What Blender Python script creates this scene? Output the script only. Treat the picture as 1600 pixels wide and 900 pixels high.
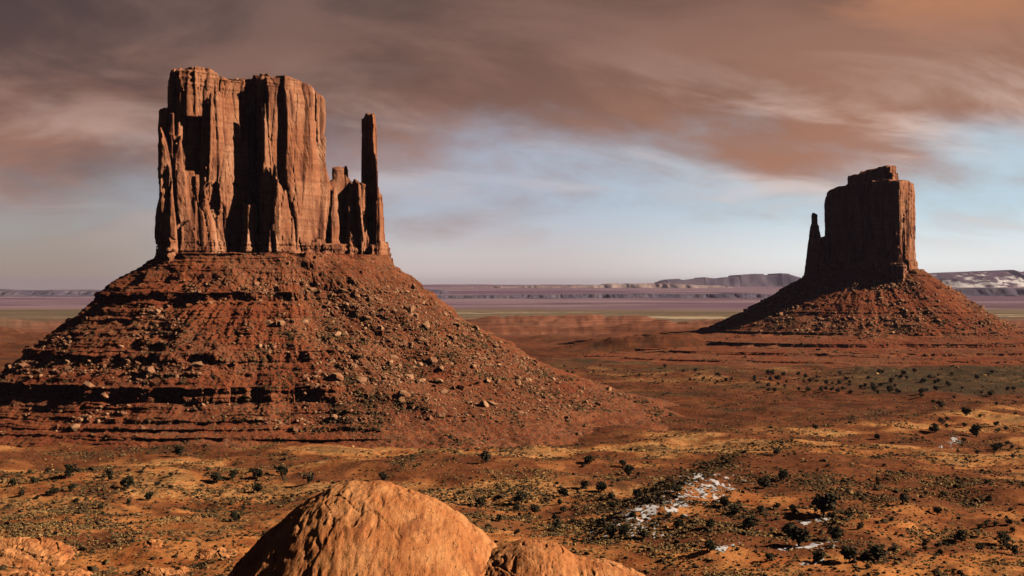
import bpy, math, random
import numpy as np

R = math.radians
S = bpy.context.scene
C = S.collection
for o in list(bpy.data.objects):
    bpy.data.objects.remove(o, do_unlink=True)

# ------------------------------------------------------------------ camera, light, exposure
F = 2222.2          # focal length in pixels of the 1600-wide photograph (50 mm on 36 mm)
CZ = 90.0           # eye height above the desert floor
SUN_EL, SUN_AZ = 30.0, -4.0   # azimuth counted from +X towards +Y

cam = bpy.data.cameras.new('camera'); cam.lens = 50; cam.sensor_width = 36
cam.clip_start = 1.0; cam.clip_end = 300000
cam_o = bpy.data.objects.new('camera', cam); C.objects.link(cam_o)
cam_o.location = (0, 0, CZ); cam_o.rotation_euler = (R(90), 0, 0)
S.camera = cam_o

sun = bpy.data.lights.new('sun', 'SUN'); sun.energy = 5.0; sun.angle = R(0.5); sun.color = (1.0, 0.80, 0.60)
sun_o = bpy.data.objects.new('sun', sun); C.objects.link(sun_o)
sun_o.location = (800, 0, 500)
# lamp shines along its -Z: tilt so that light comes from SUN_AZ / SUN_EL
sun_o.rotation_euler = (0, R(90 - SUN_EL), R(SUN_AZ))

W = bpy.data.worlds.new('World'); S.world = W; W.use_nodes = True
S.view_settings.view_transform = 'Standard'; S.view_settings.look = 'None'
S.view_settings.gamma = 1.0; S.view_settings.exposure = 0.25
S.view_settings.use_curve_mapping = False
S.render.engine = 'CYCLES'
S.cycles.use_denoising = True
S.cycles.max_bounces = 4; S.cycles.volume_bounces = 0
S.cycles.diffuse_bounces = 0; S.cycles.glossy_bounces = 1; S.cycles.transparent_max_bounces = 4


class NT:
    """small helper for building node graphs"""
    def __init__(s, tree):
        s.t = tree; tree.nodes.clear()
    def n(s, typ, **kw):
        d = s.t.nodes.new(typ)
        ins = kw.pop('ins', {})
        for k, v in kw.items():
            setattr(d, k, v)
        for k, v in ins.items():
            s.put(d.inputs[k], v)
        return d
    def put(s, sock, v):
        if hasattr(v, 'is_linked') or isinstance(v, bpy.types.NodeSocket):
            s.t.links.new(v, sock)
        else:
            if hasattr(sock.default_value, '__len__') and not hasattr(v, '__len__'):
                v = [v] * len(sock.default_value)
            if hasattr(v, '__len__') and len(v) == 3 and len(sock.default_value) == 4:
                v = (*v, 1)
            sock.default_value = v
    def m(s, op, a, b=0.0, c=0.0, clamp=False):
        d = s.n('ShaderNodeMath', operation=op); d.use_clamp = clamp
        s.put(d.inputs[0], a); s.put(d.inputs[1], b); s.put(d.inputs[2], c)
        return d.outputs[0]
    def mix(s, f, a, b, blend='MIX'):
        d = s.n('ShaderNodeMix', data_type='RGBA', blend_type=blend); d.clamp_factor = True
        s.put(d.inputs[0], f); s.put(d.inputs[6], a); s.put(d.inputs[7], b)
        return d.outputs[2]
    def rng(s, v, a, b, c=0.0, d=1.0, smooth=True):
        k = s.n('ShaderNodeMapRange', interpolation_type='SMOOTHSTEP' if smooth else 'LINEAR'); k.clamp = True
        for i, x in enumerate((v, a, b, c, d)):
            s.put(k.inputs[i], x)
        return k.outputs[0]
    def scale(s, v, sc, rot=(0, 0, 0), loc=(0, 0, 0)):
        k = s.n('ShaderNodeMapping'); s.put(k.inputs[0], v)
        k.inputs[1].default_value = loc; k.inputs[2].default_value = rot; k.inputs[3].default_value = sc
        return k.outputs[0]
    def noise(s, v, sc=1.0, det=4.0, rough=0.55, dist=0.0):
        k = s.n('ShaderNodeTexNoise'); s.put(k.inputs['Vector'], v)
        k.inputs['Scale'].default_value = sc; k.inputs['Detail'].default_value = det
        k.inputs['Roughness'].default_value = rough; k.inputs['Distortion'].default_value = dist
        return k.outputs['Fac']


# ------------------------------------------------------------------ sky
def build_sky():
    g = NT(W.node_tree)
    STR = 0.09
    sky = g.n('ShaderNodeTexSky', sky_type='NISHITA'); sky.sun_disc = False
    sky.sun_elevation = R(SUN_EL); sky.sun_rotation = R(90 - SUN_AZ)
    sky.altitude = 1600; sky.air_density = 1.0; sky.dust_density = 1.2; sky.ozone_density = 2.0
    tc = g.n('ShaderNodeTexCoord')
    sep = g.n('ShaderNodeSeparateXYZ'); g.put(sep.inputs[0], tc.outputs['Generated'])
    x, y, z = sep.outputs
    # cloud deck seen in perspective
    zz = g.m('ADD', g.m('MAXIMUM', z, 0.0), 0.40)
    px = g.m('DIVIDE', x, zz); py = g.m('DIVIDE', y, zz)
    cv = g.n('ShaderNodeCombineXYZ'); g.put(cv.inputs[0], px); g.put(cv.inputs[1], py)
    v = g.scale(cv.outputs[0], (0.80, 1.0, 1), rot=(0, 0, R(-20)), loc=(3.1, 1.7, 0))
    n1 = g.noise(v, 2.6, 8, 0.55, 0.3)
    n2 = g.noise(g.scale(v, (0.9, 1.15, 1), loc=(7, 3, 2)), 4.2, 8, 0.56, 0.45)
    n3 = g.noise(g.scale(v, (0.8, 1.35, 1), loc=(1, 9, 5), rot=(0, 0, R(10))), 5.0, 8, 0.56, 0.5)
    # coverage: overcast above about five degrees, torn edge below, lower on the left
    az = g.m('DIVIDE', x, g.m('MAXIMUM', y, 0.05))
    cov = g.m('ADD', g.m('MULTIPLY', g.m('SUBTRACT', z, 0.060), 13.0), g.m('MULTIPLY', g.m('SUBTRACT', n1, 0.5), 2.3))
    cov = g.m('ADD', cov, g.m('MULTIPLY', g.m('SUBTRACT', n2, 0.5), 1.3))
    cov = g.m('ADD', cov, g.m('MULTIPLY', az, -0.25))
    mask = g.rng(cov, -0.38, 0.80)
    wisp = g.m('MULTIPLY', g.rng(n3, 0.47, 0.66), g.m('MULTIPLY', g.rng(z, 0.016, 0.045), 0.34))      # thin mauve shreds below the deck
    mask = g.m('MAXIMUM', mask, wisp)
    # colour inside the deck
    base = g.mix(g.rng(n2, 0.36, 0.64), (0.140, 0.080, 0.070), (0.31, 0.160, 0.118))
    base = g.mix(g.rng(g.m('ADD', az, g.m('MULTIPLY', n1, 0.4)), -0.25, 0.65, 0.0, 0.8), base, (0.42, 0.205, 0.130))
    hi = g.m('MULTIPLY', g.rng(n3, 0.46, 0.70), g.rng(z, 0.190, 0.085))
    hi = g.m('MULTIPLY', hi, g.rng(az, -0.40, 0.30, 0.45, 1.0))
    base = g.mix(hi, base, (0.74, 0.53, 0.45))
    dark = g.m('MULTIPLY', g.rng(z, 0.08, 0.20), g.rng(az, 0.45, -0.3, 0.25, 0.85))
    base = g.mix(dark, base, g.mix(g.rng(n2, 0.38, 0.62), (0.070, 0.050, 0.048), (0.150, 0.098, 0.088)))
    warm = g.m('MULTIPLY', g.rng(z, 0.15, 0.21), g.m('MULTIPLY', g.rng(az, 0.1, 0.3), g.rng(n3, 0.48, 0.62)))
    base = g.mix(warm, base, (0.52, 0.23, 0.12))
    # sky overhead, beside and behind darkened to cut the fill light
    side = g.m('MAXIMUM', g.rng(y, 0.92, 0.76), g.rng(z, 0.24, 0.38))      # made darker than the deck wherever it is out of view
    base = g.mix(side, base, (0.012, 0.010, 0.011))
    cloud = g.mix(1.0, base, (1 / STR,) * 3, 'MULTIPLY')
    # clear gap below: pale air, murkier to the left
    k = 1 / STR
    clear = g.mix(g.rng(az, -0.33, -0.02), (0.33 * k, 0.31 * k, 0.32 * k), (0.50 * k, 0.56 * k, 0.69 * k))
    clear = g.mix(g.rng(az, -0.02, 0.25), clear, (0.58 * k, 0.75 * k, 0.86 * k))
    clear = g.mix(0.25, clear, sky.outputs[0])
    low = g.mix(g.rng(az, -0.33, -0.05), (0.36 * k, 0.285 * k, 0.22 * k), (0.70 * k, 0.60 * k, 0.55 * k))
    low = g.mix(g.rng(az, 0.0, 0.25), low, (1.0 * k, 1.0 * k, 0.97 * k))
    clear = g.mix(g.rng(z, 0.062, 0.004, 0, 0.95), clear, low)
    clear = g.mix(g.rng(y, 0.92, 0.76), clear, (0.03 * k, 0.026 * k, 0.028 * k))  # clear air out of view dimmed too, for less fill light
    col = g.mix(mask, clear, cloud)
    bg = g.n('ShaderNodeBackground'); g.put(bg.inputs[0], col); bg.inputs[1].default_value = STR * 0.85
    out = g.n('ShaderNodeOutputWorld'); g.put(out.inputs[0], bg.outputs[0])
build_sky()

# ------------------------------------------------------------------ numpy noise
def _hash(ix, iy, iz, seed):
    u = np.uint32
    n = ix * u(374761393) + iy * u(668265263) + iz * u(1274126177) + u(seed * 974634173 & 0xFFFFFFFF)
    n ^= n >> u(13); n *= u(1274126177)
    n ^= n >> u(16); n *= u(2246822519)
    n ^= n >> u(15)
    return (n & u(0xFFFFFF)).astype(np.float32) * np.float32(1 / 16777216.0)

def _i(a): return a.astype(np.int32).view(np.uint32)

def vn3(x, y, z, seed=0):
    xf, yf, zf = np.floor(x), np.floor(y), np.floor(z)
    u, v, w = x - xf, y - yf, z - zf
    u = u * u * (3 - 2 * u); v = v * v * (3 - 2 * v); w = w * w * (3 - 2 * w)
    ix, iy, iz = _i(xf), _i(yf), _i(zf)
    one = np.uint32(1)
    r = 0
    for dz in (0, 1):
        jz = iz + np.uint32(dz)
        a = _hash(ix, iy, jz, seed) * (1 - u) + _hash(ix + one, iy, jz, seed) * u
        b = _hash(ix, iy + one, jz, seed) * (1 - u) + _hash(ix + one, iy + one, jz, seed) * u
        r = r + (a * (1 - v) + b * v) * (w if dz else 1 - w)
    return r * 2 - 1

def vn2(x, y, seed=0):
    xf, yf = np.floor(x), np.floor(y)
    u, v = x - xf, y - yf
    u = u * u * (3 - 2 * u); v = v * v * (3 - 2 * v)
    ix, iy = _i(xf), _i(yf)
    one = np.uint32(1)
    z0 = np.zeros_like(ix)
    a = _hash(ix, iy, z0, seed) * (1 - u) + _hash(ix + one, iy, z0, seed) * u
    b = _hash(ix, iy + one, z0, seed) * (1 - u) + _hash(ix + one, iy + one, z0, seed) * u
    return (a * (1 - v) + b * v) * 2 - 1

def fb2(x, y, o=4, seed=0, g=0.5):
    r, a, t = 0, 1.0, 0
    for i in range(o):
        r = r + a * vn2(x * 2 ** i + 17.3 * i, y * 2 ** i - 9.1 * i, seed + i); t += a; a *= g
    return r / t * 1.4

def fb3(x, y, z, o=3, seed=0, g=0.5):
    r, a, t = 0, 1.0, 0
    for i in range(o):
        r = r + a * vn3(x * 2 ** i + 17.3 * i, y * 2 ** i - 9.1 * i, z * 2 ** i + 3.7 * i, seed + i); t += a; a *= g
    return r / t * 1.4

def worley(x, y, z, seed=0):
    """random value of the nearest cell and the gap to the second nearest"""
    x, y, z = (np.asarray(c, np.float32) for c in (x, y, z))
    fx, fy, fz = np.floor(x), np.floor(y), np.floor(z)
    ux, uy, uz = x - fx, y - fy, z - fz
    ix, iy, iz = _i(fx), _i(fy), _i(fz)
    f1 = np.full(x.shape, 9.0, np.float32); f2 = f1.copy(); val = np.zeros(x.shape, np.float32)
    for dx in (-1, 0, 1):
        for dy in (-1, 0, 1):
            for dz in (-1, 0, 1):
                h = _hash(ix + np.uint32(dx & 0xFFFFFFFF), iy + np.uint32(dy & 0xFFFFFFFF), iz + np.uint32(dz & 0xFFFFFFFF), seed)
                h2 = (h * np.float32(251.7)) % np.float32(1.0); h3 = (h * np.float32(3571.3)) % np.float32(1.0)
                d = (dx + h - ux) ** 2 + (dy + h2 - uy) ** 2 + (dz + h3 - uz) ** 2
                near = d < f1
                f2 = np.where(near, f1, np.minimum(f2, d))
                val = np.where(near, (h * np.float32(97.13)) % np.float32(1.0), val)
                f1 = np.where(near, d, f1)
    return val, np.sqrt(f2) - np.sqrt(f1)

def sst(x, a, b):
    t = np.clip((x - a) / (b - a), 0, 1)
    return t * t * (3 - 2 * t)

# ------------------------------------------------------------------ object helpers
def tag(o, label=None, cat=None, group=None, kind=None):
    if label: o['label'] = label
    if cat: o['category'] = cat
    if group: o['group'] = group
    if kind: o['kind'] = kind
    return o

def empty(name, loc, label, cat, group=None):
    o = bpy.data.objects.new(name, None); C.objects.link(o); o.location = loc
    o.empty_display_size = 5
    return tag(o, label, cat, group)

def mesh_from(name, V, Q, smooth=False):
    """vertices (n,3), faces (m,3) or (m,4)"""
    V = np.ascontiguousarray(V, np.float32); Q = np.ascontiguousarray(Q, np.int32)
    k = Q.shape[1]
    me = bpy.data.meshes.new(name)
    me.vertices.add(len(V)); me.vertices.foreach_set('co', V.ravel())
    me.loops.add(Q.size); me.loops.foreach_set('vertex_index', Q.ravel())
    me.polygons.add(len(Q))
    me.polygons.foreach_set('loop_start', np.arange(0, Q.size, k, dtype=np.int32))
    me.polygons.foreach_set('loop_total', np.full(len(Q), k, np.int32))
    me.polygons.foreach_set('use_smooth', np.full(len(Q), smooth, bool))
    me.update(calc_edges=True)
    return me

def obj(name, V, Q, mat, parent=None, smooth=False):
    if parent is not None:
        V = np.asarray(V) - np.array(parent.location)
    me = mesh_from(name, V, Q, smooth); me.materials.append(mat)
    o = bpy.data.objects.new(name, me); C.objects.link(o)
    if parent is not None: o.parent = parent
    return o

def attr(o, name, vals):
    a = o.data.attributes.new(name, 'FLOAT', 'POINT'); a.data.foreach_set('value', np.ascontiguousarray(vals, np.float32))

def grid_quads(nr, nc, wrap=False, flip=False):
    i = np.arange(nr - 1)[:, None]; j = np.arange(nc if wrap else nc - 1)[None, :]
    jn = (j + 1) % nc
    q = np.stack([i * nc + j, i * nc + jn, (i + 1) * nc + jn, (i + 1) * nc + j], -1).reshape(-1, 4)
    return q[:, ::-1] if flip else q

def surface_nets(Fd, org, h):
    nx, ny, nz = Fd.shape
    ins = Fd < 0
    cnt = np.zeros((nx - 1, ny - 1, nz - 1), np.int8)
    for a in (0, 1):
        for b in (0, 1):
            for c in (0, 1):
                cnt += ins[a:nx - 1 + a, b:ny - 1 + b, c:nz - 1 + c]
    act = np.argwhere((cnt > 0) & (cnt < 8))
    idx = np.full(cnt.shape, -1, np.int32); idx[act[:, 0], act[:, 1], act[:, 2]] = np.arange(len(act))
    corners = [(a, b, c) for a in (0, 1) for b in (0, 1) for c in (0, 1)]
    val = {k: Fd[act[:, 0] + k[0], act[:, 1] + k[1], act[:, 2] + k[2]] for k in corners}
    acc = np.zeros((len(act), 3)); n = np.zeros(len(act))
    for k in corners:
        for ax in range(3):
            if k[ax] == 0:
                k2 = list(k); k2[ax] = 1; k2 = tuple(k2)
                a, b = val[k], val[k2]
                hit = (a < 0) != (b < 0)
                t = np.where(hit, a / np.where(hit, a - b, 1), 0)
                p = np.zeros((len(act), 3)); p[:] = k; p[:, ax] = t
                acc += p * hit[:, None]; n += hit
    V = (act + acc / n[:, None]) * h + np.array(org)
    faces = []
    for ax in range(3):
        sl0 = [slice(None)] * 3; sl1 = [slice(None)] * 3
        sl0[ax] = slice(0, -1); sl1[ax] = slice(1, None)
        a = ins[tuple(sl0)]; b = ins[tuple(sl1)]
        for flip in (0, 1):
            e = np.argwhere(a & ~b if not flip else ~a & b)
            o1, o2 = (ax + 1) % 3, (ax + 2) % 3
            lim = np.array(cnt.shape)
            ok = (e[:, o1] > 0) & (e[:, o2] > 0) & (e[:, o1] < lim[o1]) & (e[:, o2] < lim[o2])
            e = e[ok]
            q = []
            for d1, d2 in ((-1, -1), (0, -1), (0, 0), (-1, 0)):
                c = e.copy(); c[:, o1] += d1; c[:, o2] += d2
                q.append(idx[c[:, 0], c[:, 1], c[:, 2]])
            q = np.stack(q, 1)
            faces.append(q[:, ::-1] if flip else q)
    return V, np.concatenate(faces)

def X_(px, Y): return (px - 800.0) * Y / F
def Z_(py, Y): return CZ + (450.0 - py) * Y / F

# ------------------------------------------------------------------ materials
def principled(name, rough=0.92, spec=0.15):
    m = bpy.data.materials.new(name); m.use_nodes = True
    g = NT(m.node_tree)
    b = g.n('ShaderNodeBsdfPrincipled'); b.inputs['Roughness'].default_value = rough
    b.inputs['Specular IOR Level'].default_value = spec
    o = g.n('ShaderNodeOutputMaterial'); g.put(o.inputs[0], b.outputs[0])
    m.cycles.emission_sampling = 'NONE'
    return m, g, b

def bump(g, b, h, strength, dist):
    k = g.n('ShaderNodeBump'); k.inputs['Strength'].default_value = strength; k.inputs['Distance'].default_value = dist
    g.put(k.inputs['Height'], h); g.put(b.inputs['Normal'], k.outputs[0])

def mat_cliff():
    m, g, b = principled('red_sandstone_cliff')
    P = g.n('ShaderNodeNewGeometry').outputs['Position']
    streak = g.noise(g.scale(P, (0.10, 0.10, 0.013)), 1, 4, 0.55, 0.5)
    fine = g.noise(g.scale(P, (0.45, 0.45, 0.33)), 1, 5, 0.62)
    strata = g.noise(g.scale(P, (0.012, 0.012, 0.33)), 1, 4, 0.65, 0.2)
    big = g.noise(g.scale(P, (0.035, 0.035, 0.025)), 1, 3, 0.5)
    c = g.mix(g.rng(big, 0.38, 0.64), (0.42, 0.165, 0.082), (0.60, 0.290, 0.165))
    c = g.mix(g.rng(streak, 0.48, 0.62, 0, 0.85), c, (0.135, 0.050, 0.032))
    c = g.mix(g.rng(streak, 0.46, 0.30, 0, 0.55), c, (0.64, 0.36, 0.22))
    c = g.mix(g.rng(strata, 0.50, 0.64, 0, 0.40), c, (0.22, 0.070, 0.036))
    c = g.mix(g.rng(fine, 0.35, 0.7, 0.0, 0.35), c, (0.21, 0.08, 0.045))
    g.put(b.inputs['Base Color'], c)
    h = g.m('ADD', g.m('MULTIPLY', fine, 1.0), g.m('MULTIPLY', strata, 0.5))
    bump(g, b, h, 0.8, 1.0)
    return m

def mat_talus():
    m, g, b = principled('red_shale_talus')
    P = g.n('ShaderNodeNewGeometry').outputs['Position']
    sep = g.n('ShaderNodeSeparateXYZ'); g.put(sep.inputs[0], P)
    strata = g.noise(g.scale(P, (0.006, 0.006, 0.42)), 1, 4, 0.7, 0.15)
    big = g.noise(g.scale(P, (0.03, 0.03, 0.05)), 1, 4, 0.55)
    fine = g.noise(P, 0.55, 5, 0.65)
    speck = g.noise(P, 0.9, 2, 0.5)
    c = g.mix(g.rng(big, 0.36, 0.64), (0.225, 0.054, 0.021), (0.31, 0.090, 0.036))
    c = g.mix(g.rng(strata, 0.46, 0.66, 0, 0.6), c, (0.19, 0.042, 0.020))
    c = g.mix(g.rng(strata, 0.44, 0.28, 0, 0.45), c, (0.42, 0.155, 0.070))
    a = g.n('ShaderNodeAttribute', attribute_name='rubble').outputs['Fac']
    c = g.mix(g.m('MULTIPLY', g.rng(fine, 0.42, 0.66), g.rng(a, 0.15, 0.9, 0.15, 0.9)), c, (0.205, 0.115, 0.062))
    c = g.mix(g.m('MULTIPLY', g.rng(speck, 0.64, 0.70), g.rng(a, 0.2, 0.8, 0.0, 0.8)), c, (0.56, 0.34, 0.22))
    c = g.mix(g.rng(g.noise(P, 0.33, 3, 0.6), 0.56, 0.64, 0, 0.8), c, (0.070, 0.048, 0.026))
    g.put(b.inputs['Base Color'], c)
    h = g.m('ADD', fine, g.m('MULTIPLY', strata, 0.6))
    bump(g, b, h, 0.9, 1.3)
    return m

def mat_ground():
    m, g, b = principled('desert_ground', 0.95, 0.1)
    P = g.n('ShaderNodeNewGeometry').outputs['Position']
    A = lambda n: g.n('ShaderNodeAttribute', attribute_name=n).outputs['Fac']
    n_big = g.noise(P, 0.012, 5, 0.6, 0.3)
    n_mid = g.noise(P, 0.06, 5, 0.6, 0.2)
    n_fine = g.noise(P, 0.45, 4, 0.65)
    soil = g.mix(g.rng(n_mid, 0.36, 0.64), (0.100, 0.029, 0.014), (0.190, 0.056, 0.023))
    sand = g.mix(g.rng(n_mid, 0.36, 0.64), (0.42, 0.127, 0.037), (0.66, 0.275, 0.088))
    straw = g.mix(g.rng(n_fine, 0.38, 0.62), (0.58, 0.335, 0.130), (0.42, 0.175, 0.062))
    c = g.mix(A('sand'), soil, sand)
    c = g.mix(g.m('MULTIPLY', A('straw'), g.rng(n_fine, 0.3, 0.62, 0.35, 1.0)), c, straw)
    grass = g.m('MULTIPLY', g.rng(g.noise(P, 0.55, 3, 0.6), 0.53, 0.61), g.rng(A('straw'), 0.0, 0.6, 0.12, 1.0))
    c = g.mix(g.m('MULTIPLY', grass, 0.8), c, (0.66, 0.45, 0.20))
    dots = g.rng(g.noise(P, 0.22, 5, 0.68, 0.3), 0.50, 0.60)
    c = g.mix(g.m('MULTIPLY', dots, g.rng(A('veg'), 0.1, 0.9, 0.0, 0.85)), c, (0.085, 0.052, 0.025))
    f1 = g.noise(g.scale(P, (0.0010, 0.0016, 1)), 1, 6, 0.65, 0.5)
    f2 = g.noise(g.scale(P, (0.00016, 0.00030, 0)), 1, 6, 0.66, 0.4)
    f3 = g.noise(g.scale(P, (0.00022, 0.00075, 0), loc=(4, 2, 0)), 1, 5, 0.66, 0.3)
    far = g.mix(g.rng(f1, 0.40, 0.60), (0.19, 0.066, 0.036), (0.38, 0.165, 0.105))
    plum_haze = g.mix(g.rng(f2, 0.42, 0.58), (0.165, 0.095, 0.150), (0.31, 0.210, 0.265))  # purple soil, with the distance haze put into its colour
    plum_haze = g.mix(g.rng(f3, 0.56, 0.66, 0, 0.8), plum_haze, (0.48, 0.38, 0.39))
    plum_haze = g.mix(g.rng(f3, 0.40, 0.32, 0, 0.8), plum_haze, (0.110, 0.060, 0.085))
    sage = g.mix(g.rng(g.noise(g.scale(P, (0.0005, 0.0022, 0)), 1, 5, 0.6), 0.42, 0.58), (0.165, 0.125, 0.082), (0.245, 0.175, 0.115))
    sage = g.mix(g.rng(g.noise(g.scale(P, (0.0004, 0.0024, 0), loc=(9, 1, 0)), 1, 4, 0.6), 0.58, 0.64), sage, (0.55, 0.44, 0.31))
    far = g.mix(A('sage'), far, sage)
    far = g.mix(A('plum_haze'), far, plum_haze)
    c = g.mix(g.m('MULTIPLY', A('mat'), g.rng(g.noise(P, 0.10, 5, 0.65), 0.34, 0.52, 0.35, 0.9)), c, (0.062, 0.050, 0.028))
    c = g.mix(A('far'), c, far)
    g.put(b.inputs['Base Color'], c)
    bump(g, b, g.m('ADD', n_fine, g.m('MULTIPLY', dots, 0.5)), 0.7, 0.5)
    return m

def mat_slick():
    m, g, b = principled('orange_slickrock', 0.9, 0.15)
    P = g.n('ShaderNodeNewGeometry').outputs['Position']
    run = g.noise(g.scale(P, (0.9, 0.10, 0.16)), 1, 5, 0.62, 0.4)
    fine = g.noise(P, 1.8, 7, 0.72)
    pit = g.noise(g.scale(P, (1, 0.35, 0.5)), 0.8, 3, 0.55)
    big = g.noise(P, 0.09, 4, 0.55)
    c = g.mix(g.rng(big, 0.35, 0.65), (0.57, 0.215, 0.074), (0.70, 0.325, 0.130))
    c = g.mix(g.rng(run, 0.48, 0.64, 0, 0.7), c, (0.34, 0.110, 0.038))
    c = g.mix(g.rng(run, 0.42, 0.28, 0, 0.5), c, (0.74, 0.39, 0.18))
    c = g.mix(g.rng(fine, 0.52, 0.68, 0, 0.6), c, (0.30, 0.10, 0.038))
    c = g.mix(g.rng(g.noise(g.scale(P, (0.35, 0.06, 0.10)), 1, 6, 0.65, 0.6), 0.56, 0.66, 0, 0.6), c, (0.235, 0.075, 0.032))
    bed = g.noise(g.scale(P, (0.02, 0.02, 1.1)), 1, 4, 0.6, 0.2)
    c = g.mix(g.rng(bed, 0.54, 0.66, 0, 0.3), c, (0.40, 0.14, 0.05))
    g.put(b.inputs['Base Color'], c)
    h = g.m('ADD', g.m('MULTIPLY', run, 0.45), g.m('ADD', g.m('MULTIPLY', fine, 0.4), g.m('MULTIPLY', g.rng(pit, 0.62, 0.68), -0.5)))
    bump(g, b, h, 1.0, 0.8)
    return m

def mat_simple(name, c0, c1, sc, rough=0.92, attr_name=None, c2=None):
    m, g, b = principled(name, rough, 0.1)
    P = g.n('ShaderNodeNewGeometry').outputs['Position']
    c = g.mix(g.rng(g.noise(P, sc, 4, 0.6), 0.36, 0.64), c0, c1)
    if attr_name:
        c = g.mix(g.n('ShaderNodeAttribute', attribute_name=attr_name).outputs['Fac'], c, c2)
    g.put(b.inputs['Base Color'], c)
    return m

M_CLIFF, M_TALUS, M_GROUND, M_SLICK = mat_cliff(), mat_talus(), mat_ground(), mat_slick()
M_BOULDER = mat_simple('pale_boulder_stone', (0.31, 0.125, 0.062), (0.56, 0.325, 0.19), 0.12)
M_RUBBLE = mat_simple('mixed_rubble', (0.20, 0.075, 0.036), (0.30, 0.15, 0.085), 0.09, attr_name='pale', c2=(0.52, 0.29, 0.165))
M_JUNIPER = mat_simple('juniper_foliage', (0.019, 0.020, 0.010), (0.052, 0.047, 0.024), 0.8)
def tint_juniper():
    g = NT.__new__(NT); g.t = M_JUNIPER.node_tree
    b = next(n for n in g.t.nodes if n.type == 'BSDF_PRINCIPLED')
    old = b.inputs['Base Color'].links[0].from_socket
    r = g.n('ShaderNodeObjectInfo').outputs['Random']
    g.put(b.inputs['Base Color'], g.mix(g.rng(r, 0.35, 1.0, 0.0, 0.6), old, (0.105, 0.085, 0.048)))
tint_juniper()
M_BARK = mat_simple('juniper_bark', (0.07, 0.045, 0.03), (0.13, 0.09, 0.06), 3.0)
M_TUFT = mat_simple('desert_scrub', (0.050, 0.034, 0.017), (0.095, 0.063, 0.033), 0.3, attr_name='dry', c2=(0.60, 0.37, 0.145))
M_SNOW = mat_simple('old_snow', (0.55, 0.56, 0.62), (0.76, 0.77, 0.82), 0.5, rough=0.7)

# ------------------------------------------------------------------ desert floor
RA, RB = np.array([30.0, 500.0]), np.array([104.0, 700.0])      # snowy bank running up from the dome

def terrain(x, y):
    x = np.asarray(x, np.float64); y = np.asarray(y, np.float64)
    dist = np.hypot(x, y)
    h = 3.4 * fb2(x / 170, y / 170, 4, 3) + 3.3 * fb2(x / 56, y / 42, 3, 11) + 0.9 * fb2(x / 17, y / 15, 2, 15) + 0.35 * fb2(x / 7, y / 7, 3, 19)
    h = h * sst(dist, 7000, 2500) + 7 * fb2(x / 900, y / 900, 5, 31) * sst(dist, 1900, 3200)
    # bank: higher ground on its right
    d = RB - RA; L = np.hypot(*d); d = d / L
    along = (x - RA[0]) * d[0] + (y - RA[1]) * d[1]
    side = (x - RA[0]) * d[1] - (y - RA[1]) * d[0]
    side = side + 6 * vn2(along / 30, along * 0, 71)
    h = h + 6.5 * sst(side, -13, 12) * sst(side, 190, 30) * sst(along, -60, 20) * sst(along, L + 90, L - 20)
    # dune fields rising a little in the foreground right
    h = h + 4.5 * np.exp(-(((x - 235) / 110) ** 2 + ((y - 610) / 75) ** 2)) + 5.0 * np.exp(-(((x + 30) / 130) ** 2 + ((y - 690) / 45) ** 2))
    h = h + 4.0 * np.exp(-(((x + 210) / 90) ** 2 + ((y - 660) / 40) ** 2))
    h = h + 30 * np.exp(-(((x - 225) / 145) ** 2 + ((y - 1950) / 75) ** 2)) * (1 + 0.25 * fb2(x / 40, y / 40, 4, 37))
    # distant country climbs beyond the plain, except on the left
    azi = x / np.maximum(y, 1.0)
    h = h + 150 * sst(dist, 11000, 34000) * sst(azi, -0.22, -0.05) * (1 + 0.25 * fb2(x / 6000, y / 2500, 4, 47))
    h = h + 30 * sst(dist, 2300, 3000) * sst(dist, 3900, 3200) * np.maximum(0, fb2(x / 330, y / 140, 6, 53, 0.6)) ** 0.8
    return h

def ground_hit(px, py, near=300.0, far=9000.0):
    """where the sight line of a photo pixel meets the desert floor"""
    px = np.atleast_1d(np.asarray(px, float)); py = np.atleast_1d(np.asarray(py, float))
    Y = np.full(px.shape, np.nan)
    ys = near * (far / near) ** np.linspace(0, 1, 500)
    for a in ys:
        z = CZ - (py - 450) * a / F
        hit = np.isnan(Y) & (z <= terrain((px - 800) * a / F, np.full(px.shape, a)))
        Y[hit] = a
    Y = np.where(np.isnan(Y), far, Y)
    x = (px - 800) * Y / F
    return x, Y, terrain(x, Y)

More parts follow.
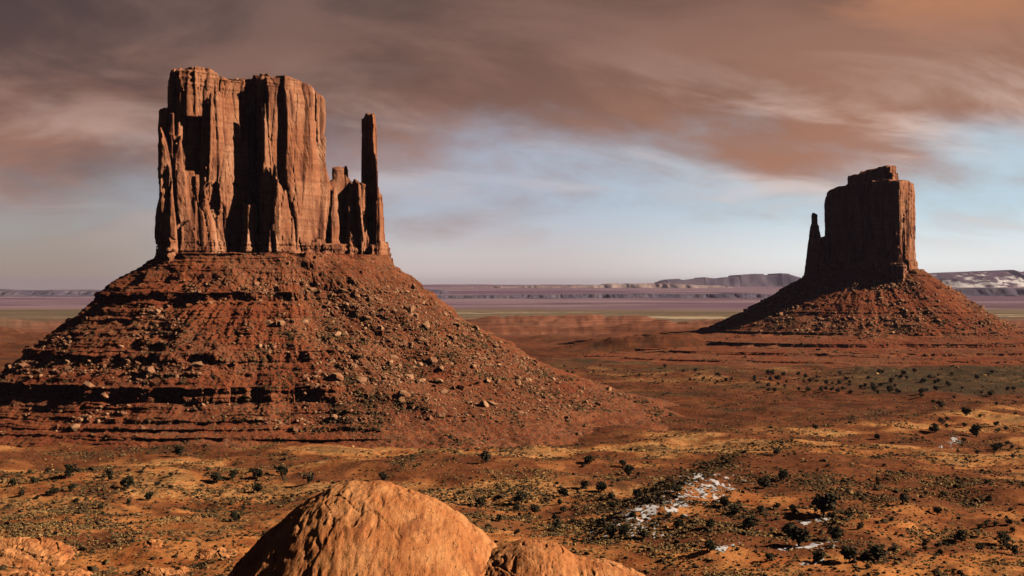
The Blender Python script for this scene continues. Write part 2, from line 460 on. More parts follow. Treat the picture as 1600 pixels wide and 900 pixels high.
def build_ground():
    t0, t1 = math.tan(R(21)), math.tan(R(52))
    inner = np.linspace(-t0, t0, 1000)
    outer = t0 + (t1 - t0) * (np.linspace(0, 1, 70)[1:] ** 1.5)
    az = np.concatenate([-outer[::-1], inner, outer])
    ys = np.concatenate([np.linspace(-60, 380, 90)[:-1], CZ * F / np.linspace(CZ * F / 380, 14, 830)])
    ys = np.concatenate([ys, ys[-1] * (70000 / ys[-1]) ** np.linspace(0, 1, 90)[1:]])
    Yg, Ag = np.meshgrid(ys, az, indexing='ij')
    half = np.maximum(Yg, 0) + 60
    Xg = Ag * half
    x, y = Xg.ravel(), Yg.ravel()
    z = terrain(x, y)
    z = z - 14 * sst(np.hypot(x, y), 200, 100) * 0
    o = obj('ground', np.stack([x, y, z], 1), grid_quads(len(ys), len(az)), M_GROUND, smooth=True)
    tag(o, kind='structure')
    # soil, plant cover and far haze tint zones
    n1 = fb2(x / 110, y / 60, 5, 61); n2 = fb2(x / 50, y / 30, 4, 67); n3 = fb2(x / 400, y / 200, 4, 73)
    azi = x / np.maximum(y, 1)
    edge = 800 + np.maximum(azi, -0.02) * 620 + 60 * n3 + 25 * n1     # where the straw flats end and the red flat begins
    flat = sst(y, edge + 25, edge - 25)
    n4 = fb2(x / 22, y / 22, 4, 69)
    attr(o, 'sand', np.clip(0.12 * flat + 0.95 * flat * sst(0.8 * n1 + 0.6 * n2 + 0.5 * n4, -0.25, 0.45) + 0.12 * sst(n2, 0, 0.6), 0, 1))
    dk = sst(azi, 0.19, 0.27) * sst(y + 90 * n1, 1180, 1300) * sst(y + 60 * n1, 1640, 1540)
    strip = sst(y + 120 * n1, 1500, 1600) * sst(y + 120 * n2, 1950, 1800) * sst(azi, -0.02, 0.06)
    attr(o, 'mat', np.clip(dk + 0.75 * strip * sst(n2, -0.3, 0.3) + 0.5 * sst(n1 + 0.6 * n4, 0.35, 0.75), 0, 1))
    attr(o, 'straw', np.clip(flat * 0.8 * sst(n2 + 0.6 * n1 + 0.5 * n4, -0.05, 0.75) * sst(y, 540, 640) + 0.5 * sst(y, 1150, 1500) * sst(y, 2000, 1600) * sst(n2, 0.0, 0.6) * sst(azi, -0.05, 0.1), 0, 1))
    attr(o, 'veg', np.clip(0.50 + 0.9 * fb2(x / 17, y / 17, 4, 83) + 0.3 * n2, 0, 1))
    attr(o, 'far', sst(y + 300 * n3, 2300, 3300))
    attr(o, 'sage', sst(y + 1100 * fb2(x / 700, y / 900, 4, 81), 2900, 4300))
    attr(o, 'plum_haze', sst(y + 1500 * fb2(x / 5000, y / 2500, 3, 79), 5200, 7400))
    return o
build_ground()

# ------------------------------------------------------------------ buttes
def half_planes(poly):
    """poly: list of (px, Y) counter-clockwise or clockwise -> outward normals and offsets"""
    P = np.array([(X_(a, b), b) for a, b in poly]); c = P.mean(0); out = []
    for i in range(len(P)):
        a, b = P[i], P[(i + 1) % len(P)]
        n = np.array([b[1] - a[1], a[0] - b[0]]); n /= np.hypot(*n)
        if np.dot(n, c - a) > 0: n = -n
        out.append((n, np.dot(n, a)))
    return out

def smin(a, b, k):
    h = np.clip(0.5 + 0.5 * (b - a) / k, 0, 1)
    return b * (1 - h) + a * h - k * h * (1 - h)

def rock(blocks, lo, hi, h, seed, cap_z, plinth_z, cut=(), amp=1.0, k=2.5, zbot=0):
    """blocks: (poly, top_py, taper); union of tapered prisms, weathered, meshed"""
    lo, hi = np.array(lo, float), np.array(hi, float)
    n = np.ceil((hi - lo) / h).astype(int) + 1
    ax = [lo[i] + h * np.arange(n[i]) for i in range(3)]
    gx, gy, gz = ax[0][:, None, None].astype(np.float32), ax[1][None, :, None].astype(np.float32), ax[2][None, None, :].astype(np.float32)
    d = None
    def prism(poly, top, taper, bot=None):
        hp = half_planes(poly); my = np.mean([p[1] for p in poly])
        if hasattr(top, '__len__'):
            zt = np.interp(ax[0], [X_(a, my) for a, _ in top], [Z_(b, my) for _, b in top]).astype(np.float32)[:, None, None]
        else:
            zt = Z_(top, my)
        e2 = None
        for nv, c in hp:
            q = nv[0] * gx[:, :, 0] + nv[1] * gy[:, :, 0] - c
            e2 = q if e2 is None else np.maximum(e2, q)
        e = e2[:, :, None] + taper * (gz - plinth_z)
        e = np.maximum(e, gz - zt)
        if bot is not None: e = np.maximum(e, Z_(bot, my) - gz)
        return e.astype(np.float32)
    for poly, top, taper in blocks:
        e = prism(poly, top, taper)
        d = e if d is None else smin(d, e, k)
    for poly, top, bot in cut:
        d = np.maximum(d, -prism(poly, top, 0.0, bot))
    band = np.abs(d) < 9.0
    I = np.argwhere(band)
    x, y, z = (ax[i][I[:, i]] for i in range(3))
    wx = x + 2.5 * vn3(x / 20, y / 20, z / 40, seed); wy = y + 2.5 * vn3(x / 20, y / 20, z / 40, seed + 1)
    v1, g1 = worley(wx / 19, wy / 19, z / 170, seed + 2)
    v2, g2 = worley(wx / 8, wy / 8, z / 60, seed + 3)
    v3, g3 = worley(wx / 3.2, wy / 3.2, z / 11, seed + 4)
    strat = vn3(x / 60, y / 60, z / 1.9, seed + 5) + 0.6 * vn3(x / 25, y / 25, z / 0.95, seed + 6)
    wc = sst(z, cap_z - 16, cap_z - 4); wp = sst(z, plinth_z + 15, plinth_z + 10)
    wz = np.maximum(wc, wp)
    brk = 0.30 + 0.70 * sst(vn3(x / 26, y / 26, z / 45, seed + 12) - 0.5 * sst(z, plinth_z + 20, plinth_z + 90) + 0.25, -0.2, 0.45)   # how shattered the wall is here
    dd = (v1 - 0.5) * 10.0 + (v2 - 0.5) * 4.6 * brk + (v3 - 0.5) * 1.5 * (0.7 * brk + 1.0 * wz)
    dd += 4.0 * sst(g1, 0.07, 0.0) + 2.6 * sst(g2, 0.09, 0.0) * brk + 0.9 * sst(g3, 0.16, 0.0) * (0.4 * brk + wp)
    dd += 0.9 * fb3(x / 14, y / 14, z / 26, 3, seed + 7) + 0.45 * brk * fb3(x / 2.5, y / 2.5, z / 4, 2, seed + 8) - 0.7
    dd = dd * (1 - 0.55 * wc - 0.30 * wp) + (0.8 * wc + 1.5 * wp) * strat - 0.6 * wp
    topz = np.full(z.shape, 0.0)
    d[I[:, 0], I[:, 1], I[:, 2]] += (amp * dd).astype(np.float32)
    # close the box
    d[0], d[-1] = 5, 5; d[:, 0], d[:, -1] = 5, 5; d[:, :, 0] = 5; d[:, :, -1] = 5
    V, Q = surface_nets(d, lo, h)
    return keep_big(V, Q)

def keep_big(V, Q):
    """drop loose crumbs left by the weathering"""
    n = len(V); lab = np.arange(n)
    for _ in range(400):
        mn = lab[Q].min(1); new = lab.copy()
        for c in range(4): np.minimum.at(new, Q[:, c], mn)
        new = new[new]
        if np.array_equal(new, lab): break
        lab = new
    ids, cnt = np.unique(lab, return_counts=True)
    main = ids[np.argmax(cnt)]
    ok = lab == main
    Q = Q[ok[Q[:, 0]]]
    remap = np.cumsum(ok) - 1
    return V[ok], remap[Q]

def talus(C0, a, b, rot, Lfun, prof, ledges, nth, seed, zr, alcove, buried, rough=1.0, strat=1.5, gully=1.0, patch=1.0, pz0=30.0):
    """apron round a rock: radius as a function of height and bearing, with cliff bands"""
    th = np.linspace(0, 2 * np.pi, nth, endpoint=False)
    zs = zr
    T, Zg = np.meshgrid(th, zs, indexing='xy')            # rows = z
    ct, st = np.cos(T - rot), np.sin(T - rot)
    R0 = 1 / np.sqrt((ct / a) ** 2 + (st / b) ** 2)
    L = Lfun(T)
    pz = np.array([p[0] for p in prof]); pd = np.array([p[1] for p in prof])
    D = np.interp(-Zg, -pz, pd)
    ux, uy = np.cos(T), np.sin(T)
    rad = R0 + L * D
    bx, by = C0[0] + rad * ux, C0[1] + rad * uy
    bur = buried(T)
    z_out = Zg.copy()
    # straightened slope where the bands lie under debris
    lin = np.interp(-Zg, [-pz[0], -pz[-1]], [0, 1])
    Dl = pd[-1] * np.interp(lin, [0, .03, .228, .52, .66, .86, 1], [0, .004, .080, .325, .45, .79, 1.0])
    zf = np.linspace(pz[-1] - 12, pz[0] + 12, 600); df = np.interp(-zf, -pz, pd)
    w = max(3, int(15 / (zf[1] - zf[0]))); ker = np.hanning(w + 2)[1:-1]; ker /= ker.sum()
    Ds = np.interp(Zg, zf, np.convolve(np.pad(df, (w // 2, w - 1 - w // 2), 'edge'), ker, 'valid'))   # the same slope with its bands healed over
    kp = patch * sst(Zg, pz0, pz0 + 8) * np.clip(0.25 * fb2(bx / 30, by / 30 + Zg / 9, 3, seed + 40) + 0.9 * sst(fb2(bx / 34, by / 34 + Zg / 16, 3, seed + 41), 0.10, 0.50), 0, 1)
    bk = np.clip(bur + 0.15 * bur * fb2(bx / 30, by / 30 + Zg / 9, 3, seed + 43), 0, 1)
    rad = R0 + L * ((D * (1 - kp) + Ds * kp) * (1 - bk) + Dl * bk)
    k = 1 - (1 - kp) * (1 - bk)
    bx, by = C0[0] + rad * ux, C0[1] + rad * uy
    # gullies down the slope, blocky teeth on the bands
    arc = T * (R0 + 0.6 * L)
    gul = 0.45 * fb2(np.cos(T) * 15 + 5, np.sin(T) * 15 + Zg / 28, 4, seed) + 0.8 * fb2(np.cos(T) * 3.5 + 5, np.sin(T) * 3.5 + Zg / 80, 2, seed + 2)
    rad = rad + gully * (5.0 * gul * sst(Zg, zs.max(), zs.max() - 25) * sst(Zg, -2, 16)) + 11.0 * k * fb3(bx / 30, by / 30, Zg / 24, 4, seed + 50)
    for zt, zb, hgt in ledges:
        inb = sst(Zg, zb - 0.6, zb + 0.3) * sst(Zg, zt + 0.5, zt - 0.2)
        c1, g1 = worley(bx / 7.5, by / 7.5, Zg / 60, seed + int(zt))
        c2, g2 = worley(bx / 3.2, by / 3.2, Zg / 5, seed + 1 + int(zt))
        al = sst(fb2(bx / 17, by / 17, 3, seed + 9 + int(zt)), 0.02, 0.25)
        rad = rad - inb * (1 - k) * (hgt * 0.36 * c1 + hgt * 0.14 * c2 + alcove * hgt * 0.60 * al)
        # debris fans hiding the foot of a band
    x, y = C0[0] + rad * ux, C0[1] + rad * uy
    n = fb3(x / 12, y / 12, Zg / 12, 4, seed + 20)
    n2 = fb3(x / 3.0, y / 3.0, Zg / 2.2, 3, seed + 24)
    st_ = vn3(x / 90, y / 90, Zg / 1.9, seed + 28) + 0.5 * vn3(x / 40, y / 40, Zg / 0.9, seed + 29)
    calm = 0.5 + 0.5 * sst(Zg, 14, 22)
    rad = rad + rough * (2.0 * n * calm + 0.9 * n2 * calm + strat * (1 + 0.5 * sst(Zg, 30, 22)) * st_ * (1 - k))
    z_out = z_out + rough * (0.8 * n + 0.35 * n2)
    x, y = C0[0] + rad * ux, C0[1] + rad * uy
    V = np.stack([x, y, z_out], -1).reshape(-1, 3)
    rub = np.clip(0.35 + 0.7 * k + 0.9 * fb3(x / 40, y / 40, Zg / 20, 3, seed + 33), 0, 1).ravel()
    return V, grid_quads(len(zs), nth, wrap=True, flip=True), rub

# ---- near butte
B1 = empty('butte', (-160, 1015, 0), 'broad sunlit red sandstone butte with a thin detached thumb spire, on the left', 'butte')
near_blocks = [
    # main mass, left half
    ([(258, 990), (270, 958), (300, 964), (388, 998), (385, 1052), (300, 1050), (266, 1010)], [(258, 152), (266, 130), (280, 120), (296, 117), (345, 119), (352, 126), (388, 125)], 0.028),
    ([(276, 984), (302, 964), (345, 982), (340, 1040), (285, 1020)], [(276, 118), (296, 109), (335, 111), (346, 117)], 0.02),
    # left pilaster
    ([(247, 992), (259, 960), (279, 964), (281, 985), (254, 1000)], 175, 0.012),
    # link behind the cleft
    ([(372, 1040), (420, 1042), (415, 1066), (360, 1062)], 124, 0.0),
    # main mass, right half, standing forward of the cleft
    ([(386, 1052), (411, 991), (498, 1030), (509, 1048), (495, 1085), (398, 1070)], [(385, 134), (392, 131), (455, 133), (474, 139), (498, 148), (508, 158)], 0.016),
    ([(398, 1040), (412, 989), (500, 1028), (515, 1055), (500, 1085), (405, 1060)], 300, 0.035),
    # pinnacles against the wall
    ([(371, 998), (386, 984), (403, 993), (402, 1012), (374, 1012)], 322, 0.05),
    ([(411, 988), (420, 980), (431, 988), (431, 1004), (411, 1006)], 260, 0.02),
    # right shoulder, stepping down
    ([(505, 1036), (520, 1030), (540, 1044), (545, 1075), (510, 1080)], 287, 0.05),
    ([(518, 1046), (528, 1042), (541, 1050), (541, 1068), (520, 1068)], 264, 0.03),
    ([(530, 1044), (548, 1038), (569, 1054), (576, 1085), (530, 1085)], [(530, 276), (548, 284), (570, 302)], 0.05),
    # plinth of thin beds
    ([(258, 978), (268, 962), (330, 974), (386, 990), (412, 981), (520, 1028), (575, 1056), (592, 1085), (500, 1098), (380, 1078), (270, 1010)], 374, 0.07),
]
near_cut = [([(283, 950), (313, 952), (310, 979), (287, 973)], 186, 264)]
V, Q = rock(near_blocks, (-256, 940, 96), (-78, 1106, 252), 0.7, 5, Z_(124, 1020), Z_(405, 1000), cut=near_cut)
obj('cliff', V, Q, M_CLIFF, B1)
spire_blocks = [
    ([(567, 1088), (590, 1046), (591, 1049), (586, 1084), (576, 1094)], [(567, 186), (570, 180), (584, 180), (586, 196), (592, 199)], 0.012),
    ([(566, 1080), (589, 1049), (593, 1056), (590, 1086), (575, 1094)], 300, 0.03),
    ([(586, 1066), (598, 1068), (605, 1084), (590, 1092)], 305, 0.040),
    ([(562, 1060), (582, 1044), (606, 1066), (616, 1092), (575, 1096)], 382, 0.10),
]
V, Q = rock(spire_blocks, (-122, 1030, 94), (-76, 1110, 225), 0.7, 23, 260, Z_(412, 1065), amp=0.40, k=2.5)
tag(obj('spire', V, Q, M_CLIFF, B1), 'thin dark thumb spire standing apart from the wall')

def L1(T):
    # bearings: 0 = right, -90 = towards the camera
    c = np.cos(T); s = np.sin(T)
    return 158 + 60 * sst(c, 0.0, 0.9) - 6 * np.clip(-c, 0, 1) + 8 * np.clip(-s, 0, 1) + 5 * np.sin(3 * T + 1)
prof1 = [(114, 0.0), (110, 0.02), (87.8, 0.205), (87, 0.235), (81.5, 0.237), (51, 0.50), (50, 0.545), (43.5, 0.548), (31, 0.68), (30.4, 0.715),
         (21.5, 0.718), (13.2, 0.80), (12.9, 0.815), (10.4, 0.82), (8.9, 0.855), (8.6, 0.87), (6.6, 0.875), (5.0, 0.915), (4.7, 0.93), (2.6, 0.935), (-1, 1.0), (-9, 1.10)]
zr1 = np.unique(np.concatenate([np.linspace(114, -9, 430), np.linspace(87.6, 86.8, 6), np.linspace(50.6, 49.9, 6), np.linspace(31.1, 30.2, 8), np.linspace(13.3, 12.8, 4), np.linspace(9, 8.5, 4)]))[::-1]
def bury1(T):
    d = (np.degrees(T) + 180) % 360 - 180      # -90 = camera side, 0 = right flank
    return 0.80 * sst(d, -80, -55) * sst(d, 75, 40) + 0.02
led1 = [(87, 81.5, 6), (50, 43.5, 6.5), (30.4, 21.5, 9.0), (12.9, 10.4, 2.5), (8.6, 6.6, 2.5), (4.7, 2.6, 2.5)]
TV1, TQ1, rub1 = talus((-166, 1014), 88, 41, R(31), L1, prof1, led1, 2600, 101, zr1, 1.0, bury1, strat=1.7, gully=1.5, patch=0.55)
o = obj('talus_slope', TV1, TQ1, M_TALUS, B1); attr(o, 'rubble', rub1)

# ---- far butte
B2 = empty('butte', (520, 2080, 0), 'farther butte in shadow with a notched crown and short horn, on the right', 'butte')
far_blocks = [
    ([(1283, 2112), (1399, 1992), (1408, 1990), (1429, 2046), (1426, 2120), (1300, 2150)], [(1283, 380), (1288, 346), (1294, 323), (1303, 304), (1314, 294), (1327, 288), (1404, 286), (1428, 291)], 0.014),
    ([(1325, 2092), (1396, 2022), (1403, 2060), (1398, 2110), (1328, 2126)], [(1325, 280), (1334, 274), (1404, 273)], 0.0),
    ([(1346, 2084), (1392, 2028), (1401, 2062), (1396, 2104), (1346, 2116)], [(1346, 269), (1364, 265), (1392, 261), (1402, 268)], 0.0),
    # foot
    ([(1260, 2118), (1399, 1986), (1412, 1984), (1433, 2046), (1430, 2126), (1270, 2160)], 412, 0.05),
]
V, Q = rock(far_blocks, (415, 1966, 88), (610, 2175, 272), 1.25, 43, Z_(284, 2080), Z_(425, 2050), amp=0.75, k=4)
obj('cliff', V, Q, M_CLIFF, B2)
horn_blocks = [
    ([(1261, 2120), (1271, 2110), (1284, 2120), (1282, 2138), (1264, 2136)], [(1261, 380), (1266, 352), (1280, 352), (1284, 368)], 0.04),
    ([(1265, 2121), (1272, 2114), (1280, 2121), (1278, 2133), (1267, 2132)], [(1265, 340), (1270, 331), (1278, 335)], 0.012),
    ([(1257, 2114), (1290, 2090), (1298, 2130), (1260, 2142)], [(1257, 398), (1264, 376), (1280, 373), (1298, 366)], 0.12),
]
V, Q = rock(horn_blocks, (412, 2060, 88), (492, 2165, 215), 1.0, 61, 300, Z_(425, 2050), amp=0.35, k=4)
tag(obj('spire', V, Q, M_CLIFF, B2), 'short dark horn left of the main tower')

def L2(T):
    c = np.cos(T); s = np.sin(T)
    return 385 + 20 * np.sin(2 * T + 0.5) + 45 * np.clip(-c, 0, 1) - 45 * np.clip(-s, 0, 1)
prof2 = [(117, 0.0), (112, 0.015), (58, 0.235), (57, 0.245), (54.5, 0.247), (31, 0.375), (30.4, 0.40), (26.5, 0.405), (19, 0.60), (18.6, 0.635), (14, 0.64),
         (10.5, 0.80), (10, 0.84), (6.5, 0.845), (3.5, 1.0), (3.2, 1.04), (1, 1.045), (-2, 1.2), (-10, 1.3)]
zr2 = np.unique(np.concatenate([np.linspace(117, -10, 330), np.linspace(58.1, 56.9, 4), np.linspace(31, 30.3, 5), np.linspace(19, 18.5, 5), np.linspace(10.6, 9.9, 5), np.linspace(3.6, 3.1, 5)]))[::-1]
led2 = [(57, 54.5, 3), (30.4, 26.5, 4), (18.6, 14, 4.6), (10, 6.5, 3.5), (3.2, 1, 2.2)]
TV2, TQ2, rub2 = talus((518, 2072), 82, 50, R(-40), L2, prof2, led2, 1500, 301, zr2, 0.4, lambda T: 0 * T, rough=0.75, strat=0.6, gully=1.1, patch=1.0, pz0=-20.0)
o = obj('talus_slope', TV2, TQ2, M_TALUS, B2); attr(o, 'rubble', rub2)

# ------------------------------------------------------------------ slickrock domes in the foreground
def dome(name, label, outline, Y0, back, front, seed, base=-4.0, fx=1.0, chutes=1.0):
    """whaleback of rock: crest line taken across the view, falling away to front and back"""
    xs = np.array([X_(p, Y0) for p, _ in outline]); zt = np.array([Z_(q, Y0) for _, q in outline])
    n, m = 520, 420
    x = np.linspace(xs[0], xs[-1], n)
    crest = np.interp(x, xs, zt)
    ker = np.hanning(15); ker /= ker.sum()
    crest = np.convolve(np.pad(crest, 7, 'edge'), ker, 'valid')
    v = np.linspace(-1, 1, m)
    Vv, Xx = np.meshgrid(v, x, indexing='ij')
    crest = np.broadcast_to(crest[None, :], Vv.shape)
    yy = np.where(Vv < 0, Vv * front, Vv * back)
    prof = np.where(Vv < 0, np.cos(np.abs(Vv) * np.pi / 2) ** 0.9, np.cos(Vv * np.pi / 2) ** 1.1)
    z = base + (crest - base) * prof
    y = Y0 + yy
    run = fb2(Xx / 3.2, y / 26, 4, seed); big = fb2(Xx / 16, y / 22, 3, seed + 5)
    sc = sst(crest, base + 5, base + 25)
    flank = sst(Xx, xs[0] + 0.42 * (xs[-1] - xs[0]), xs[0] + 0.25 * (xs[-1] - xs[0]))
    v1, g1 = worley(Xx / 4.0, y / 11, z * 0, seed + 9)
    z = z + sc * (0.16 * run + 0.8 * big * (np.abs(Vv) > 0.0) + 0.16 * fb2(Xx / 1.1, y / 2.2, 3, seed + 7) - 0.28 * sst(fb2(Xx / 2.2, y / 9, 3, seed + 3), 0.42, 0.60))
    v2, g2 = worley(Xx / 2.1, y / 4.5, z * 0, seed + 13)
    z = z + chutes * flank * sc * (1.6 * (v1 - 0.55) + 0.8 * (v2 - 0.5) - 1.0 * sst(g1, 0.12, 0))
    z = z + sc * (0.22 * fb2(Xx / 0.9, y / 2.5, 3, seed + 21) * sst(fb2(Xx / 9, y / 9, 2, seed + 23), -0.2, 0.4) + 0.35 * (v2 - 0.5) * sst(fb2(Xx / 7, y / 12, 2, seed + 25), 0.15, 0.45))
    cr = 1 - np.abs(fb2(Xx / 13 + 0.6 * y / 20, y / 34, 3, seed + 31)); cr2 = 1 - np.abs(fb2(Xx / 30, y / 9 + Xx / 60, 3, seed + 33))
    z = z - sc * (0.55 * sst(cr, 0.978, 0.998) * sst(fb2(Xx / 15, y / 15, 2, seed + 37), -0.35, 0.1) + 0.32 * sst(cr2, 0.980, 0.998) * sst(fb2(Xx / 10, y / 10, 2, seed + 35), -0.1, 0.2))
    V = np.stack([Xx, y, z], -1).reshape(-1, 3)
    return tag(obj(name, V, grid_quads(m, n), M_SLICK, smooth=True), label, 'rock')

dome('rock_dome', 'big rounded orange slickrock dome at the bottom of the view', [(150, 1080), (240, 1020), (300, 965), (352, 905), (400, 850), (440, 815), (480, 784), (520, 760), (550, 752), (592, 752), (640, 766), (680, 781), (720, 802), (750, 827), (776, 853), (800, 900), (830, 960), (880, 1020), (960, 1080)], 300, 60, 80, 401)
dome('rock_dome', 'low rounded slickrock hump right of the big orange dome', [(560, 1080), (640, 960), (710, 890), (760, 859), (790, 846), (812, 840), (840, 839), (872, 846), (900, 866), (950, 877), (1000, 896), (1050, 930), (1110, 990), (1180, 1080)], 292, 45, 70, 431, chutes=0.15)

# ------------------------------------------------------------------ far mesas and ridges
def far_ridge(name, label, cat, top, Y0, depth, mat, seed, rough=0.1, steep=0.35, n=700, m=70, slant=0.0):
    xs = np.array([X_(p, Y0) for p, _ in top]); zt = np.array([Z_(q, Y0) for _, q in top])
    x = np.linspace(xs[0], xs[-1], n); v = np.linspace(0, 1, m)
    Vv, Xx = np.meshgrid(v, x, indexing='ij')
    crest = np.interp(Xx, xs, zt)
    H = zt.max()
    crest = crest + rough * H * (fb2(Xx / (H * 2.2), Xx * 0 + 3, 4, seed) + 1.2 * (worley(Xx / (H * 1.1), Xx * 0 + .5, Xx * 0 + .5, seed)[0] - 0.5)) * sst(crest, 10, 60)
    up = np.where(Vv < 0.5, sst(Vv, 0.0, 0.28) * steep + sst(Vv, 0.26, 0.36) * (1 - steep), 1) * sst(Vv, 1.0, 0.75)
    y = Y0 + (Vv - 0.36) * depth
    wav = fb2(Xx / (H * 3), Vv * 2, 4, seed + 3)
    y = y + wav * depth * 0.12 * sst(Vv, 0.5, 0.2)
    z = -12 + (crest + 12) * np.clip(up + 0.10 * fb2(Xx / (H * 1.2), y / (H * 1.2), 4, seed + 6) * sst(Vv, 0, 0.1) * sst(Vv, 0.36, 0.2), 0, 1.2)
    V = np.stack([Xx, y, z], -1).reshape(-1, 3)
    return tag(obj(name, V, grid_quads(m, n), mat), label, cat)

M_MESA = mat_simple('hazed_mesa_rock', (0.085, 0.080, 0.125), (0.16, 0.135, 0.175), 0.003)  # bluish haze of distance mixed into the rock colour
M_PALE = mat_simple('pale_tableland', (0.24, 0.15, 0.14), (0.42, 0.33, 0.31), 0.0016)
def mat_snowridge():
    m, g, b = principled('snowy_ridge_rock')
    P = g.n('ShaderNodeNewGeometry').outputs['Position']
    sep = g.n('ShaderNodeSeparateXYZ'); g.put(sep.inputs[0], P)
    nz = g.noise(g.scale(P, (0.7, 0.7, 2.6)), 0.0050, 6, 0.66)
    z = g.m('SUBTRACT', nz, g.m('MULTIPLY', g.m('SUBTRACT', sep.outputs[2], 150.0), 0.0006))
    c = g.mix(g.rng(z, 0.435, 0.515), (0.125, 0.085, 0.13), (0.80, 0.80, 0.84))
    g.put(b.inputs['Base Color'], c)
    return m
M_SRIDGE = mat_snowridge()
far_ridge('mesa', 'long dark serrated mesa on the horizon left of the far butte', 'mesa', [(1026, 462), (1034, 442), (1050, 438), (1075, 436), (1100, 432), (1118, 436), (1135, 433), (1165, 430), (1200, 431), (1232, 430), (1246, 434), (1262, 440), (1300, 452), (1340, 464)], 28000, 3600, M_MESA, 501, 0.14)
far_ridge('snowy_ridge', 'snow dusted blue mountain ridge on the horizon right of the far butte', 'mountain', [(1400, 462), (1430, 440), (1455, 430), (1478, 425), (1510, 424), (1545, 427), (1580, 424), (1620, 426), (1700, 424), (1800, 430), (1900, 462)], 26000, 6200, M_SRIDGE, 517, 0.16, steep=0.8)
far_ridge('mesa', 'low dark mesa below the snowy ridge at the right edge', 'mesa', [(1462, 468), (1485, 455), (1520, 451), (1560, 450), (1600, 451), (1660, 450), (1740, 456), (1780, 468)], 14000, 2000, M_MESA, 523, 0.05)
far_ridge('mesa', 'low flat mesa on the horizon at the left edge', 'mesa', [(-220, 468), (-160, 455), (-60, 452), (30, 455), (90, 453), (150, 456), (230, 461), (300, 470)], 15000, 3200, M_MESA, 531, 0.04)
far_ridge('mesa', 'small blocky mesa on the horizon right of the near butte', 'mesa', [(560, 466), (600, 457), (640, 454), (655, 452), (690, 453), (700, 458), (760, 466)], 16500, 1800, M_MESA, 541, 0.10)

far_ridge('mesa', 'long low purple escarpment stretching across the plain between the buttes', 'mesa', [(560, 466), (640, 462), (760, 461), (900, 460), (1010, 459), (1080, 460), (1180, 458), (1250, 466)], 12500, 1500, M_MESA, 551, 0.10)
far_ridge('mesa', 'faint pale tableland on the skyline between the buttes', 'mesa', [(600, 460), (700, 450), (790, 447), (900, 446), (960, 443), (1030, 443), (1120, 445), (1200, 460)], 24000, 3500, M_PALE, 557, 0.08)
# ------------------------------------------------------------------ haze
def build_haze():
    lo, hi = np.array([-46000., -400., -20.]), np.array([46000., 76000., 470.])
    V = np.array([(lo[0] if i & 1 == 0 else hi[0], lo[1] if i & 2 == 0 else hi[1], lo[2] if i & 4 == 0 else hi[2]) for i in range(8)])
    Q = np.array([(0, 2, 3, 1), (4, 5, 7, 6), (0, 1, 5, 4), (2, 6, 7, 3), (0, 4, 6, 2), (1, 3, 7, 5)])
    m = bpy.data.materials.new('haze_air'); m.use_nodes = True
    g = NT(m.node_tree)
    v = g.n('ShaderNodeVolumePrincipled'); v.inputs['Color'].default_value = (0.60, 0.55, 0.86, 1)
    v.inputs['Density'].default_value = 1.2e-5; v.inputs['Anisotropy'].default_value = 0.0
    o = g.n('ShaderNodeOutputMaterial'); g.put(o.inputs['Volume'], v.outputs[0])
    m.cycles.homogeneous_volume = True
    tag(obj('haze', V, Q, m), kind='stuff')
build_haze()

# ------------------------------------------------------------------ stones
rng = np.random.default_rng(7)
def ico():
    p = (1 + 5 ** .5) / 2
    V = np.array([(-1, p, 0), (1, p, 0), (-1, -p, 0), (1, -p, 0), (0, -1, p), (0, 1, p), (0, -1, -p), (0, 1, -p), (p, 0, -1), (p, 0, 1), (-p, 0, -1), (-p, 0, 1)], float)
    V /= np.linalg.norm(V[0])
    T = np.array([(0, 11, 5), (0, 5, 1), (0, 1, 7), (0, 7, 10), (0, 10, 11), (1, 5, 9), (5, 11, 4), (11, 10, 2), (10, 7, 6), (7, 1, 8), (3, 9, 4), (3, 4, 2), (3, 2, 6), (3, 6, 8), (3, 8, 9), (4, 9, 5), (2, 4, 11), (6, 2, 10), (8, 6, 7), (9, 8, 1)])
    return V, T
IV, IT = ico()
def ico2():
    V = list(map(tuple, IV)); T = []; mid = {}
    def md(a, b):
        k = (min(a, b), max(a, b))
        if k not in mid:
            v = (np.array(V[a]) + np.array(V[b])); v /= np.linalg.norm(v); mid[k] = len(V); V.append(tuple(v))
        return mid[k]
    for a, b, c in IT:
        x, y, z = md(a, b), md(b, c), md(c, a)
        T += [(a, x, z), (b, y, x), (c, z, y), (x, y, z)]
    return np.array(V), np.array(T)
IV2, IT2 = ico2()

def blobs(P, rad, jit=0.35, flat=1.0, seed=1, sq=None):
    """many small lumps merged: positions (n,3), radii (n,)"""
    r = np.random.default_rng(seed); n = len(P)
    ang = r.uniform(0, 2 * np.pi, n); ca, sa = np.cos(ang)[:, None], np.sin(ang)[:, None]
    s = rad[:, None] * (1 + jit * r.uniform(-1, 1, (n, 12)))
    asp = r.uniform(0.7, 1.35, (n, 1))
    vx, vy, vz = IV[None, :, 0] * s * asp, IV[None, :, 1] * s / asp, IV[None, :, 2] * s * flat
    x = vx * ca - vy * sa; y = vx * sa + vy * ca
    V = np.stack([x + P[:, 0:1], y + P[:, 1:2], vz + P[:, 2:3]], -1).reshape(-1, 3)
    T = (IT[None] + (np.arange(n) * 12)[:, None, None]).reshape(-1, 3)
    return V, T

